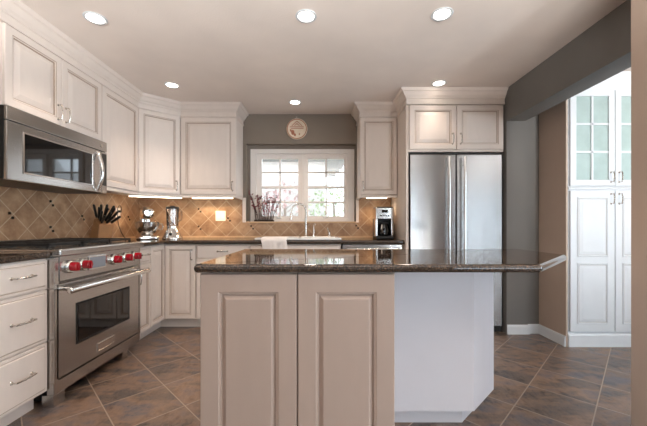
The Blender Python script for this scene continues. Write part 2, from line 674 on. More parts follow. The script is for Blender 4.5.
# backsplash: tile slabs with dark inset squares and a border strip
def insets(b, mi, spots, wallx=None):
    for a, z in spots:
        for da, dz in ((-0.012, 0.018), (0.012, -0.014)):
            s = 0.0095
            if wallx is None:
                b.box(a + da - s, a + da + s, 3.852, 3.861, z + dz - s, z + dz + s, 0.002, mi)
            else:
                b.box(-2.201, -2.192, a + da - s, a + da + s, z + dz - s, z + dz + s, 0.002, mi)


b = MB()
b.box(-2.196, -0.905, 3.858, 3.87, 0.9145, 1.40)
b.box(-0.905, 0.423, 3.858, 3.87, 0.9145, 1.106)
b.box(0.423, 0.849, 3.858, 3.87, 0.9145, 1.40)
b.box(-2.19, 0.849, 3.850, 3.858, 0.9145, 0.936, 0.002, 1)
b.box(-0.945, -0.905, 3.850, 3.87, 1.10, 1.398, 0.003, 3)
b.box(0.423, 0.455, 3.850, 3.87, 1.10, 1.398, 0.003, 3)
b.box(-0.905, 0.423, 3.848, 3.92, 1.094, 1.112, 0.003, 1)
insets(b, 2, [(-1.463, 1.245), (-1.463, 1.035), (-1.11, 1.135), (-0.83, 1.04), (0.435, 1.045), (0.70, 1.245), (-1.80, 1.135)])
struct(b.build('trim_1', [M['tile_x'], M['tile_strip'], M['inset'], M['cream']], smooth=False))
b = MB()
b.box(-2.21, -2.198, 1.2, 3.87, 0.9145, 1.40)
b.box(-2.21, -2.198, 1.2, 1.86, 1.40, 1.46)
b.box(-2.198, -2.190, 2.77, 3.85, 0.9145, 0.936, 0.002, 1)
insets(b, 2, [(1.924, 1.245), (1.924, 1.03), (2.267, 1.135), (2.61, 1.245), (2.61, 1.035), (2.953, 1.135), (3.296, 1.245), (3.296, 1.035), (3.66, 1.145)], True)
struct(b.build('trim_2', [M['tile_y'], M['tile_strip'], M['inset']], smooth=False))

# ------------------------------------------------------------------ sink window
X0, X1, Z0, Z1 = -0.872, 0.412, 1.113, 2.008
wn = MB()
for r in ((X0, X1, Z1 - 0.055, Z1), (X0, X1, Z0, Z0 + 0.035), (X0, X0 + 0.072, Z0 + 0.035, Z1 - 0.055), (X1 - 0.08, X1, Z0 + 0.035, Z1 - 0.055), (-0.239, -0.223, Z0 + 0.035, Z1 - 0.055)):
    wn.box(r[0], r[1], 3.955, 4.06, r[2], r[3], 0.0015)
win = struct(wn.build('window_1', M['sash'], smooth=False))
for xa, xb in ((-0.799, -0.240), (-0.222, 0.331)):
    ga, gb = xa + 0.062, xb - 0.045
    s = MB()
    for r in ((xa, xb, 1.895, 1.952), (xa, xb, 1.149, 1.180), (xa, ga, 1.18, 1.895), (gb, xb, 1.18, 1.895), (ga, gb, 1.526, 1.554)):
        s.box(r[0], r[1], 3.985, 4.03, r[2], r[3], 0.001)
    sash = s.build('sash', M['sash'], win, smooth=False)
    mnt = MB()
    xm = (ga + gb) / 2
    mnt.box(xm - 0.010, xm + 0.010, 3.995, 4.02, 1.18, 1.91, 0.002)
    for z in (1.727, 1.354):
        mnt.box(ga, gb, 3.995, 4.02, z - 0.010, z + 0.010, 0.002)
    mnt.build('muntin', M['sash'], sash, smooth=False)
    MB().box(ga - 0.01, gb + 0.01, 4.006, 4.010, 1.17, 1.92).build('glass_pane', M['glass'], sash, smooth=False)
    h = MB()
    h.box((xa + xb) / 2 - 0.03, (xa + xb) / 2 + 0.03, 3.965, 3.986, 1.155, 1.166, 0.002)
    h.build('sash_lift', M['nickel'], sash)

# ------------------------------------------------------------------ outside the window
struct(MB().box(-9, 8, 4.3, 14, -0.3, -0.2).build('ground', M['lawn'], smooth=False))
ho = thing('neighbour_house', 'pale house with grey eaves across the yard outside the sink window', 'house', frame(-2.0, 8.5, -0.2))
MB().box(-6.0, 0.1, 8.5, 11, -0.2, 2.75).build('siding_wall', M['siding'], ho, smooth=False)
b = MB()
for i in range(4):
    b.box(-6.3, 0.5 + 0.12 * i, 8.2 - 0.12 * i, 11.2, 2.75 + 0.13 * i, 2.80 + 0.13 * i, 0.01)
b.build('eave', M['eave'], ho, smooth=False)


def leafy(name, label, x, y, h, rad, n, mat, cz):
    t = thing(name, label, 'tree', frame(x, y, -0.2))
    rnd = random.Random(int(x * 100) + 5)
    tr = MB()
    tr.tube([(x, y, -0.2), (x + 0.03, y, h * 0.4), (x, y, h * 0.8)], [0.05, 0.04, 0.02], 8)
    for k in range(9):
        a = k * 2.4
        z = cz + rnd.uniform(-0.5, 0.3) * rad
        tr.tube([(x, y, z - 0.2), (x + math.cos(a) * rad * 0.8, y + math.sin(a) * rad * 0.8, z + rad * 0.3)], [0.008, 0.003], 6)
    tr.build('trunk', M['bark'], t)
    lf = MB()
    for k in range(n):
        v = Vector((rnd.gauss(0, 1), rnd.gauss(0, 1), rnd.gauss(0, 1))).normalized() * rad * rnd.uniform(0.3, 1.0) ** 0.5
        c = Vector((x, y, cz)) + Vector((v.x, v.y, v.z * 1.1))
        d = Vector((rnd.uniform(-1, 1), rnd.uniform(-1, 1), rnd.uniform(-1, 1))).normalized()
        e = d.orthogonal().normalized()
        s = rnd.uniform(0.025, 0.05)
        vs4 = [lf.bm.verts.new(p) for p in (c - d * s, c + e * s * 0.5, c + d * s, c - e * s * 0.5)]
        lf.bm.faces.new(vs4)
    o = lf.build('foliage', mat, t, smooth=False)
    o['kind'] = 'stuff'


leafy('garden_tree', 'pink leaved small tree outside the left sash of the sink window', -0.75, 6.6, 2.0, 0.55, 520, M['leaf_pink'], 1.45)
leafy('garden_tree', 'pale green small tree outside the right sash of the sink window', 0.25, 6.3, 1.9, 0.6, 620, M['leaf'], 1.25)

# ------------------------------------------------------------------ cabinet parts
T = 0.02
def door(parent, F, x0, x1, z0, z1, stile=0.055, handle=None, mats=None, name='door', hmat=None, y0=0.0, bw=None):
    mats = mats or [M['cream'], M['glaze']]
    b = MB(F)
    y = y0
    dp = 0.013 if bw else 0.010
    bw = bw or min(0.03, (min(x1 - x0, z1 - z0) - 2 * stile) * 0.25)
    st = [(0, y - 0.001), (0, y - T + 0.003), (0.003, y - T), (stile - 0.010, y - T), (stile - 0.006, y - T + 0.003), (stile, y - T + 0.004), (stile + 0.002, y - T + dp), (stile + 0.007, y - T + dp), (stile + 0.007 + bw, y - T + 0.002), (stile + 0.011 + bw, y - T + 0.001)]
    b.rings(x0, x1, z0, z1, st, groove=(3, 5, 6))
    o = b.build(name, mats, parent, smooth=False)
    if handle:
        pull(o, F, handle, hmat or M['nickel'], y - T)
    return o


def slab(parent, F, x0, x1, z0, z1, handle=None, name='drawer', mats=None, edge=0.022):
    mats = mats or [M['cream'], M['glaze']]
    b = MB(F)
    st = [(0, -0.001), (0, -T + 0.008), (0.004, -T + 0.006), (edge - 0.006, -T + 0.006), (edge - 0.003, -T + 0.007), (edge + 0.002, -T), (edge + 0.006, -T)]
    b.rings(x0, x1, z0, z1, st, groove=(3,))
    o = b.build(name, mats, parent, smooth=False)
    if handle:
        pull(o, F, handle, M['nickel'], -T)
    return o


def pull(parent, F, h, mat, y):
    """bow pull; h = (x, z, 'v' or 'h', length)"""
    x, z, d, L = h
    b = MB(F)
    pts = []
    for i in range(9):
        a = i / 8
        s = (a - 0.5) * L
        out = 0.026 + 0.006 * math.sin(math.pi * a)
        pts.append((s, out))
    pts = [(-L / 2, 0.0), (-L / 2, 0.018)] + pts + [(L / 2, 0.018), (L / 2, 0.0)]
    P = [((x, y - o, z + s) if d == 'v' else (x + s, y - o, z)) for s, o in pts]
    b.tube(P, 0.0048, 8)
    for s in (-L / 2, L / 2):
        c = (x, y, z + s) if d == 'v' else (x + s, y, z)
        b.lathe([(0, -0.006), (0.007, -0.005), (0.0095, -0.001), (0.0095, 0.0)], c, 'Y', 12)
    for s in (-0.012, 0.012):
        c = (x, y - 0.032, z + s) if d == 'v' else (x + s, y - 0.032, z)
        b.ball(c, 0.0062, 10)
    b.build('handle', mat, parent)


def base_body(parent, F, W, depth=0.585, z1=0.875, mat=None, toe=True):
    b = MB(F)
    b.box(0, W, 0, depth, 0.10, z1, 0.001)
    b.box(0.0, W, 0.07, depth, 0.0, 0.10)
    b.build('body', mat or M['cream'], parent, smooth=False)


# left run: local x runs away from the camera along the wall, fronts face +X
XL = -1.62
F = frame(-1.605, 1.528, 0, 90)
t = thing('base_cabinet', 'cream three-drawer base cabinet on the camera side of the steel range', 'cabinet', F)
base_body(t, F, 0.337)
for z0, z1 in ((0.700, 0.866), (0.395, 0.692), (0.108, 0.387)):
    slab(t, F, 0.004, 0.333, z0, z1, (0.168, (z0 + z1) / 2 + 0.01, 'h', 0.115))
tag(MB().prism([(-2.195, 1.50), (-1.575, 1.50), (-1.575, 1.862), (-2.195, 1.862)], 0.8755, 0.914, 0.014).build('countertop', M['granite']),
    'short dark granite countertop over the three-drawer cabinet beside the range', 'countertop')

F = frame(XL, 2.762, 0, 90)
t = thing('base_cabinet', 'narrow cream base cabinet with one drawer and door beyond the steel range', 'cabinet', F)
base_body(t, F, 0.246)
slab(t, F, 0.004, 0.242, 0.722, 0.866, (0.15, 0.80, 'h', 0.09))
door(t, F, 0.004, 0.242, 0.108, 0.714, 0.045, (0.035, 0.60, 'v', 0.1))

# corner cabinet with one door on each wall
F = frame(XL, 3.012, 0, 90)
t = thing('corner_cabinet', 'cream corner base cabinet with two doors meeting at an inside corner', 'cabinet', F)
b = MB()
b.prism([(-2.195, 3.012), (-1.62, 3.012), (-1.62, 3.30), (-1.285, 3.30), (-1.285, 3.845), (-2.195, 3.845)], 0.10, 0.875)
b.prism([(-2.195, 3.012), (-1.69, 3.012), (-1.69, 3.37), (-1.285, 3.37), (-1.285, 3.845), (-2.195, 3.845)], 0, 0.10)
b.build('body', M['cream'], t, smooth=False)
door(t, F, 0.004, 0.264, 0.108, 0.862, 0.045)
FB = frame(-1.60, 3.30)
door(t, FB, 0.004, 0.308, 0.108, 0.862, 0.05, (0.275, 0.765, 'v', 0.1))

# back run
F = frame(-1.280, 3.30)
t = thing('base_cabinet', 'cream base cabinet under the back counter between corner cabinet and sink', 'cabinet', F)
base_body(t, F, 0.545, 0.545)
b = MB(F)
slab(t, F, 0.004, 0.541, 0.722, 0.866, (0.27, 0.80, 'h', 0.1), edge=0.012)
door(t, F, 0.004, 0.27, 0.108, 0.714, 0.05, (0.235, 0.62, 'v', 0.1))
door(t, F, 0.275, 0.541, 0.108, 0.714, 0.05, (0.31, 0.62, 'v', 0.1))
F = frame(-0.732, 3.30)
t = thing('base_cabinet', 'cream sink base cabinet below the window and the white towel', 'cabinet', F)
b = MB(F)
b.box(0, 0.94, 0, 0.545, 0.10, 0.68, 0.001).box(0, 0.94, 0.07, 0.545, 0, 0.10).box(0, 0.94, 0, 0.02, 0.68, 0.875).box(0, 0.02, 0, 0.545, 0.68, 0.875).box(0.92, 0.94, 0, 0.545, 0.68, 0.875)
b.build('body', M['cream'], t, smooth=False)
slab(t, F, 0.004, 0.936, 0.722, 0.866, name='false_front', edge=0.012)
door(t, F, 0.004, 0.468, 0.108, 0.714, 0.05, (0.43, 0.62, 'v', 0.1))
door(t, F, 0.472, 0.936, 0.108, 0.714, 0.05, (0.51, 0.62, 'v', 0.1))

# dishwasher
F = frame(0.214, 3.30)
t = thing('dishwasher', 'stainless dishwasher under the counter below the coffee maker', 'dishwasher', F)
MB(F).box(0.002, 0.628, 0.0, 0.545, 0.02, 0.872).build('body', M['black'], t, smooth=False)
MB(F).box(0.006, 0.624, -0.025, -0.001, 0.10, 0.78, 0.004).build('door', M['steel'], t)
MB(F).box(0.006, 0.624, -0.025, -0.001, 0.785, 0.868, 0.004).build('control_panel', M['steel'], t)
h = MB(F)
h.tube([(0.05, -0.06, 0.825), (0.58, -0.06, 0.825)], 0.011, 12)
for x in (0.08, 0.55):
    h.cyl((x, -0.06, 0.825), (x, -0.0255, 0.825), 0.008)
h.build('handle', M['steel_h'], t)

# countertop: corner piece running along both walls, cut out for the sink
def nosing(z0, z1, d=0.016):
    zc = (z0 + z1) / 2
    hh = (z1 - z0) / 2
    return [(-0.002, z0)] + [(d * math.cos(R(a)), zc + hh * math.sin(R(a))) for a in range(-90, 91, 20)] + [(-0.002, z1)]


b = MB()
za, zb = 0.8755, 0.914
b.box(-2.195, -1.59, 2.762, 3.845, za, zb)
b.box(-1.59, -0.66, 3.263, 3.845, za, zb)
b.box(0.19, 0.848, 3.263, 3.845, za, zb)
b.box(-0.66, 0.19, 3.263, 3.335, za, zb)
b.box(-0.66, 0.19, 3.70, 3.845, za, zb)
b.sweep([(-1.59, 2.762), (-1.59, 3.263), (0.848, 3.263)], nosing(za, zb))
tag(b.build('countertop', M['granite'], smooth=False), 'long dark granite countertop wrapping the corner and running under the window', 'countertop')

# sink with raised white rim
F = frame(-0.235, 3.5, 0.914)
t = thing('kitchen_sink', 'white porcelain sink with raised rim set in the granite below the window', 'sink', F)
b = MB()
tb = [(-0.68, 0.21, 3.268, 3.338), (-0.68, 0.21, 3.66, 3.745), (-0.68, -0.63, 3.338, 3.66), (0.16, 0.21, 3.338, 3.66), (-0.25, -0.22, 3.338, 3.66)]
for x0, x1, y0, y1 in tb:
    b.box(x0, x1, y0, y1, 0.9145, 0.938, 0.008)
b.build('rim', M['porcelain'], t)
b = MB()
b.box(-0.64, 0.17, 3.345, 3.66, 0.70, 0.715)
for x0, x1, y0, y1 in ((-0.64, 0.17, 3.340, 3.352), (-0.64, 0.17, 3.648, 3.660), (-0.64, -0.628, 3.352, 3.648), (0.158, 0.17, 3.352, 3.648), (-0.245, -0.225, 3.352, 3.648)):
    b.box(x0, x1, y0, y1, 0.715, 0.9145)
b.build('basin', M['porcelain'], t)

# towel over the rim and counter edge
rnd = random.Random(3)
prof = [(3.43, 0.9405), (3.40, 0.941), (3.36, 0.942), (3.30, 0.942), (3.268, 0.941), (3.252, 0.934), (3.240, 0.918), (3.236, 0.895), (3.2365, 0.86), (3.238, 0.82), (3.240, 0.775), (3.242, 0.735)]
tw = bmesh.new()
NU = 22
grid = []
for i in range(NU + 1):
    u = i / NU
    row = []
    for j, (y, z) in enumerate(prof):
        hang = max(0, j - 5) / 6
        x = -0.605 + 0.262 * u + 0.008 * math.sin(j * 0.9) + (0.012 * (0.5 - u)) * hang
        rip = 0.007 * math.sin(u * 15 + 0.6) * hang + 0.003 * math.sin(u * 31) * hang
        row.append(tw.verts.new((x, y - abs(rip) - 0.002 * hang, z + (0.0025 * math.sin(u * 9 + j) if j < 5 else 0) + 0.002)))
    grid.append(row)
for i in range(NU):
    for j in range(len(prof) - 1):
        tw.faces.new((grid[i][j], grid[i + 1][j], grid[i + 1][j + 1], grid[i][j + 1]))
mb = MB()
mb.bm.free()
mb.bm = tw
to = mb.build('towel', M['towel'])
sm = to.modifiers.new('thick', 'SOLIDIFY')
sm.thickness = 0.005
sm.offset = 0
ss = to.modifiers.new('smooth', 'SUBSURF')
ss.levels = ss.render_levels = 1
tag(to, 'white terry towel draped over the front edge of the sink', 'towel')

# faucet and its companions, standing on the sink deck
F = frame(-0.175, 3.705, 0.938)
t = thing('faucet', 'tall gooseneck brushed nickel faucet at the sink', 'faucet', F)
MB(F).lathe([(0, 0), (0.026, 0), (0.026, 0.006), (0.017, 0.016), (0.0145, 0.03), (0, 0.03)]).build('base', M['nickel'], t)
pts = [(0, 0, 0.02), (0, 0, 0.15), (0, 0, 0.29)]
for a in range(0, 181, 15):
    pts.append((-0.078 + 0.078 * math.cos(R(a)), -0.05 * (1 - math.cos(R(a))) / 2, 0.29 + 0.085 * math.sin(R(a))))
pts += [(-0.160, -0.052, 0.26)]
MB(F).tube(pts, 0.0115, 12).build('spout', M['nickel'], t)
MB(F).tube([(-0.158, -0.051, 0.27), (-0.166, -0.054, 0.24), (-0.172, -0.056, 0.19)], [0.0125, 0.016, 0.019], 14).build('spray_head', M['nickel'], t)
F = frame(-0.085, 3.715, 0.938)
t = thing('soap_dispenser', 'slim nickel soap dispenser with curved nozzle right of the gooseneck faucet', 'dispenser', F)
MB(F).lathe([(0, 0), (0.02, 0), (0.02, 0.006), (0.011, 0.016), (0.010, 0.09), (0, 0.09)]).build('pump_body', M['nickel'], t)
MB(F).tube([(0, 0, 0.085), (0, 0, 0.125), (0.004, -0.01, 0.142), (0.016, -0.04, 0.145), (0.02, -0.055, 0.134)], 0.0068, 10).build('nozzle', M['nickel'], t)
F = frame(0.095, 3.715, 0.938)
t = thing('faucet_lever', 'short nickel lever valve at the right end of the sink deck', 'lever', F)
MB(F).lathe([(0, 0), (0.021, 0), (0.021, 0.006), (0.016, 0.014), (0.015, 0.05), (0.008, 0.058), (0, 0.058)]).build('valve_body', M['nickel'], t)
MB(F).tube([(0, 0, 0.05), (-0.012, -0.01, 0.075), (-0.02, -0.015, 0.10)], [0.009, 0.007, 0.006], 10).build('lever_arm', M['nickel'], t)

# ------------------------------------------------------------------ upper cabinets
XU = -1.88
F = frame(XU, 1.88, 1.77, 90)
t = thing('wall_cabinet', 'cream two-door wall cabinet directly above the microwave', 'cabinet', F)
FL = frame(XU, 1.88, 0, 90)
MB(FL).box(0, 0.838, 0, 0.318, 1.772, 2.40).build('body', M['cream'], t, smooth=False)
door(t, FL, 0.004, 0.417, 1.782, 2.262, 0.055, (0.385, 1.87, 'v', 0.1))
door(t, FL, 0.421, 0.834, 1.782, 2.262, 0.055, (0.453, 1.87, 'v', 0.1))
FL = frame(XU, 2.722, 0, 90)
t = thing('wall_cabinet', 'tall cream wall cabinet with one door between microwave and angled corner cabinet', 'cabinet', frame(XU, 2.722, 1.40, 90))
MB(FL).box(0, 0.545, 0, 0.318, 1.40, 2.40).build('body', M['cream'], t, smooth=False)
door(t, FL, 0.004, 0.541, 1.408, 2.262, 0.058)
ang = math.degrees(math.atan2(0.27, 0.32))
FD = frame(-1.88, 3.272, 0, ang)
t = thing('corner_wall_cabinet', 'cream angled wall cabinet across the corner above the stand mixer', 'cabinet', frame(-1.88, 3.272, 1.40, ang))
MB().prism([(-2.196, 3.270), (-1.88, 3.270), (-1.56, 3.54), (-1.56, 3.855), (-2.196, 3.855)], 1.40, 2.40).build('body', M['cream'], t, smooth=False)
door(t, FD, 0.010, 0.410, 1.408, 2.262, 0.055, (0.375, 1.50, 'v', 0.1))
FC = frame(-1.555, 3.56)
t = thing('wall_cabinet', 'cream single-door wall cabinet on the back wall left of the window', 'cabinet', frame(-1.555, 3.56, 1.40))
MB(FC).box(0, 0.615, 0, 0.295, 1.40, 2.40).build('body', M['cream'], t, smooth=False)
door(t, FC, 0.004, 0.611, 1.408, 2.262, 0.062, (0.575, 1.50, 'v', 0.1))
FR = frame(0.432, 3.56)
t = thing('wall_cabinet', 'narrow cream wall cabinet right of the window above the coffee maker', 'cabinet', frame(0.432, 3.56, 1.40))
MB(FR).box(0, 0.414, 0, 0.295, 1.40, 2.40).build('body', M['cream'], t, smooth=False)
door(t, FR, 0.004, 0.410, 1.408, 2.262, 0.052, (0.035, 1.50, 'v', 0.1))
# fridge surround
t = thing('fridge_cabinet', 'cream two-door cabinet above the fridge with a full-height side panel', 'cabinet', frame(0.848, 3.19))
FF = frame(0.848, 3.19)
MB(FF).box(0.0, 0.024, 0, 0.665, 0.0, 1.80).build('side_panel', M['cream'], t, smooth=False)
MB(FF).box(0, 0.968, 0, 0.665, 1.80, 2.40).build('body', M['cream'], t, smooth=False)
door(t, FF, 0.030, 0.492, 1.822, 2.258, 0.058, (0.455, 1.925, 'v', 0.1))
door(t, FF, 0.498, 0.960, 1.822, 2.258, 0.058, (0.535, 1.925, 'v', 0.1))

crown = [(-0.012, 2.264), (0.006, 2.264), (0.008, 2.274), (0.002, 2.278), (0.002, 2.318), (0.010, 2.322), (0.014, 2.334), (0.026, 2.346), (0.044, 2.378), (0.056, 2.384), (0.062, 2.396), (0.068, 2.408), (-0.012, 2.408)]
struct(MB().sweep([(-1.862, 1.45), (-1.862, 3.262), (-1.55, 3.538), (-0.938, 3.538), (-0.938, 3.865)], crown).build('trim_3', M['cream'], smooth=False))
struct(MB().box(-2.205, -1.876, 1.45, 1.874, 2.27, 2.405).build('trim_7', M['cream'], smooth=False))
struct(MB().sweep([(0.430, 3.865), (0.430, 3.538), (0.846, 3.538), (0.846, 3.168), (1.818, 3.168)], crown).build('trim_4', M['cream'], smooth=False))
rail = [(-0.018, 1.372), (0.0, 1.372), (0.003, 1.38), (0.0, 1.399), (-0.018, 1.399)]
struct(MB().sweep([(-1.868, 2.73), (-1.868, 3.266), (-1.555, 3.544), (-0.945, 3.544), (-0.945, 3.845)], rail).build('trim_5', M['cream'], smooth=False))
struct(MB().sweep([(0.437, 3.845), (0.437, 3.544), (0.846, 3.544)], rail).build('trim_6', M['cream'], smooth=False))

# under-cabinet lights
def strip(label, p, q, z=1.398):
    p, q = Vector(p), Vector(q)
    c = (p + q) / 2
    L = (q - p).length
    a = math.degrees(math.atan2(q.y - p.y, q.x - p.x))
    Fs = frame(c.x, c.y, z, a)
    t = thing('under_cabinet_light', label, 'light', Fs)
    MB(Fs).box(-L / 2, L / 2, -0.03, 0.03, -0.014, 0.0, 0.002).build('housing', M['white'], t)
    MB(Fs).box(-L / 2 + 0.01, L / 2 - 0.01, -0.024, 0.024, -0.020, -0.0135, 0.003).build('lens', M['strip'], t)
    d = bpy.data.lights.new('strip_lamp', 'AREA')
    d.shape = 'RECTANGLE'
    d.size, d.size_y, d.energy, d.color = L - 0.03, 0.04, STRIP_W * L / 0.5, (1.0, 0.72, 0.46)
    d.spread = R(125)
    o = bpy.data.objects.new('strip_lamp', d)
    COL.objects.link(o)
    o.parent = t
    o.location = (0, 0, -0.023)


strip('glowing under-cabinet light strip beneath the angled corner wall cabinet', (-2.08, 3.45), (-1.60, 3.70))
strip('glowing under-cabinet light strip above the white outlet plate on the back wall', (-1.50, 3.72), (-1.02, 3.72))
strip('short glowing under-cabinet light strip above the coffee maker', (0.52, 3.70), (0.77, 3.70))

# ------------------------------------------------------------------ microwave
FL = frame(-1.84, 1.852, 0, 90)
t = thing('microwave', 'stainless over-the-range microwave with curved handle under the wall cabinet', 'microwave', frame(-1.84, 1.852, 1.335, 90))
W = 0.868
MB(FL).box(0, W, 0.0, 0.355, 1.335, 1.768, 0.003).build('body', M['black'], t)
MB(FL).box(0.0, W, -0.022, -0.0005, 1.684, 1.768, 0.006).build('vent_panel', M['steel'], t)
b = MB(FL)
b.box(0.0, 0.795, -0.022, -0.0005, 1.335, 1.680, 0.006)
dr = b.build('door', M['steel'], t)
b = MB(FL)
b.rings(0.098, 0.700, 1.382, 1.640, [(0, -0.0218), (0.002, -0.026), (0.008, -0.027), (0.012, -0.0235), (0.013, -0.0235)], back=False)
wf = b.build('window_frame', M['steel_h'], dr, smooth=False)
MB(FL).box(0.110, 0.688, -0.0245, -0.0222, 1.394, 1.628).build('window_glass', M['black_glass'], wf, smooth=False)
b = MB(FL)
pts = []
for i in range(25):
    a = i / 24
    pts.append((0.745, -0.022 - 0.045 * math.sin(math.pi * a) ** 0.7, 1.352 + 0.31 * a))
b.tube(pts, [0.011 + 0.004 * math.sin(math.pi * i / 24) for i in range(25)], 12)
b.build('handle', M['steel_h'], dr)
b = MB(FL)
b.box(0.798, W, -0.022, -0.0005, 1.335, 1.680, 0.005)
cp = b.build('control_panel', M['steel'], t)
MB(FL).box(0.806, W - 0.010, -0.0235, -0.0215, 1.40, 1.665, 0.001).build('keypad', M['black_glass'], cp, smooth=False)
MB(FL).cyl((0.80, -0.0215, 1.726), (0.80, -0.026, 1.726), 0.014, 0.013).build('badge', M['nickel'], t)

# ------------------------------------------------------------------ range
FL = frame(-1.60, 1.868, 0, 90)
W = 0.888
t = thing('range', 'stainless steel range with red knobs and one wide oven door', 'range', FL)
b = MB(FL)
b.box(0.0, W, 0.0, 0.585, 0.10, 0.89)
b.box(0.0, 0.03, -0.045, 0.0, 0.14, 0.88, 0.002)
b.box(W - 0.03, W, -0.045, 0.0, 0.14, 0.88, 0.002)
b.build('body', M['steel'], t, smooth=False)
b = MB(FL)
b.box(0.0, W, -0.078, 0.585, 0.884, 0.928, 0.010, seg=3)
b.box(0.0, W, 0.55, 0.585, 0.928, 0.965, 0.004)
b.build('cooktop', M['steel'], t)
b = MB(FL)
b.prism([(0.032, -0.050), (W - 0.032, -0.050), (W - 0.032, 0.0), (0.032, 0.0)], 0.735, 0.884, 0.003)
cpn = b.build('control_panel', M['steel'], t)
b = MB(FL)
b.box(0.262, 0.435, -0.056, -0.049, 0.768, 0.862, 0.003)
dsp = b.build('display_frame', M['steel_h'], cpn)
MB(FL).box(0.272, 0.425, -0.0575, -0.0555, 0.778, 0.852, 0.001).build('display_screen', M['grey_screen'], dsp, smooth=False)
for kx in (0.10, 0.205, 0.515, 0.655, 0.775):
    k = MB(FL)
    k.lathe([(0, -0.012), (0.034, -0.012), (0.040, -0.004), (0.041, 0.012), (0, 0.012)], (kx, -0.063, 0.815), 'Y', 24)
    ko = k.build('knob_bezel', M['steel_h'], t)
    k = MB(FL)
    k.lathe([(0, -0.046), (0.022, -0.046), (0.027, -0.042), (0.029, -0.014), (0.029, -0.0125), (0, -0.0125)], (kx, -0.063, 0.815), 'Y', 20)
    k.box(kx - 0.007, kx + 0.007, -0.117, -0.106, 0.790, 0.840, 0.004)
    k.build('knob', M['red'], ko)
b = MB(FL)
b.rings(0.012, W - 0.012, 0.155, 0.722, [(0, -0.001), (0, -0.040), (0.005, -0.045), (0.03, -0.045), (0.034, -0.045)])
od = b.build('oven_door', M['steel'], t, smooth=False)
b = MB(FL)
b.rings(0.165, 0.725, 0.312, 0.575, [(0, -0.0448), (0, -0.049), (0.010, -0.050), (0.014, -0.047), (0.016, -0.047)])
wf = b.build('window_frame', M['black'], od, smooth=False)
MB(FL).box(0.179, 0.711, -0.0495, -0.0465, 0.326, 0.561).build('window_glass', M['black_glass'], wf, smooth=False)
b = MB(FL)
b.tube([(0.015, -0.125, 0.683), (W - 0.015, -0.125, 0.683)], 0.0175, 18)
for x in (0.06, W - 0.06):
    b.tube([(x, -0.125, 0.683), (x, -0.045, 0.690)], [0.012, 0.015], 12)
for x in (0.015, W - 0.015):
    b.ball((x, -0.125, 0.683), 0.0195, 14, scale=(0.5, 1, 1))
b.build('handle', M['steel_h'], od)
b = MB(FL)
b.rings(0.355, 0.535, 0.188, 0.246, [(0, -0.0448), (0, -0.050), (0.003, -0.051), (0.006, -0.051), (0.007, -0.0485), (0.009, -0.0485)])
b.build('nameplate', M['steel_h'], od, smooth=False)
MB(FL).box(0.0, W, -0.040, 0.0, 0.072, 0.145, 0.002).build('kick_panel', M['steel'], t)
MB(FL).box(0.02, W - 0.02, 0.05, 0.5, 0.03, 0.10).build('underside', M['black'], t, smooth=False)
for x0, x1, y0, y1 in ((0.0, 0.085, -0.038, 0.03), (0.655, 0.725, -0.035, 0.03), (0.0, 0.08, 0.5, 0.57), (W - 0.08, W, 0.5, 0.57)):
    MB(FL).box(x0, x1, y0, y1, 0.0, 0.0718, 0.002).build('leg', M['steel'], t)
for i in range(3):
    g = MB(FL)
    x0 = 0.03 + i * 0.278
    x1 = x0 + 0.270
    y0, y1 = 0.02, 0.53
    for bx in ((x0, x1, y0, y0 + 0.014), (x0, x1, y1 - 0.014, y1), (x0, x0 + 0.014, y0, y1), (x1 - 0.014, x1, y0, y1), (x0, x1, (y0 + y1) / 2 - 0.007, (y0 + y1) / 2 + 0.007), ((x0 + x1) / 2 - 0.006, (x0 + x1) / 2 + 0.006, y0, y1)):
        g.box(bx[0], bx[1], bx[2], bx[3], 0.942, 0.960, 0.003)
    for fx in (x0, x1 - 0.014):
        for fy in (y0, y1 - 0.014):
            g.box(fx, fx + 0.014, fy, fy + 0.014, 0.9282, 0.943)
    g.build('grate', M['iron'], t)
    for cy in (0.15, 0.40):
        MB(FL).lathe([(0, 0.9282), (0.05, 0.9282), (0.05, 0.934), (0.035, 0.936), (0.033, 0.940), (0, 0.941)], ((x0 + x1) / 2, cy, 0)).build('burner', M['iron'], t)

# ------------------------------------------------------------------ fridge
FF = frame(0.876, 3.20)
t = thing('fridge', 'stainless side-by-side fridge with two long vertical bar handles', 'fridge', FF)
W = 0.928
MB(FF).box(0.004, W - 0.004, 0.0, 0.64, 0.005, 1.79).build('body', M['black'], t, smooth=False)
for x0, x1, hx in ((0.010, 0.457, 0.378), (0.471, W - 0.010, 0.530)):
    b = MB(FF)
    b.box(x0, x1, -0.030, -0.001, 0.068, 1.768, 0.005)
    d = b.build('door', M['steel_fridge'], t)
    h = MB(FF)
    h.tube([(hx, -0.075, 0.12), (hx, -0.075, 1.74)], 0.0125, 14)
    for z in (0.22, 0.70, 1.20, 1.66):
        h.cyl((hx, -0.075, z), (hx, -0.0305, z), 0.009)
    h.build('handle', M['steel_h'], d)
MB(FF).box(0.01, W - 0.01, 0.02, 0.04, 0.006, 0.06).build('toe_grille', M['black'], t, smooth=False)

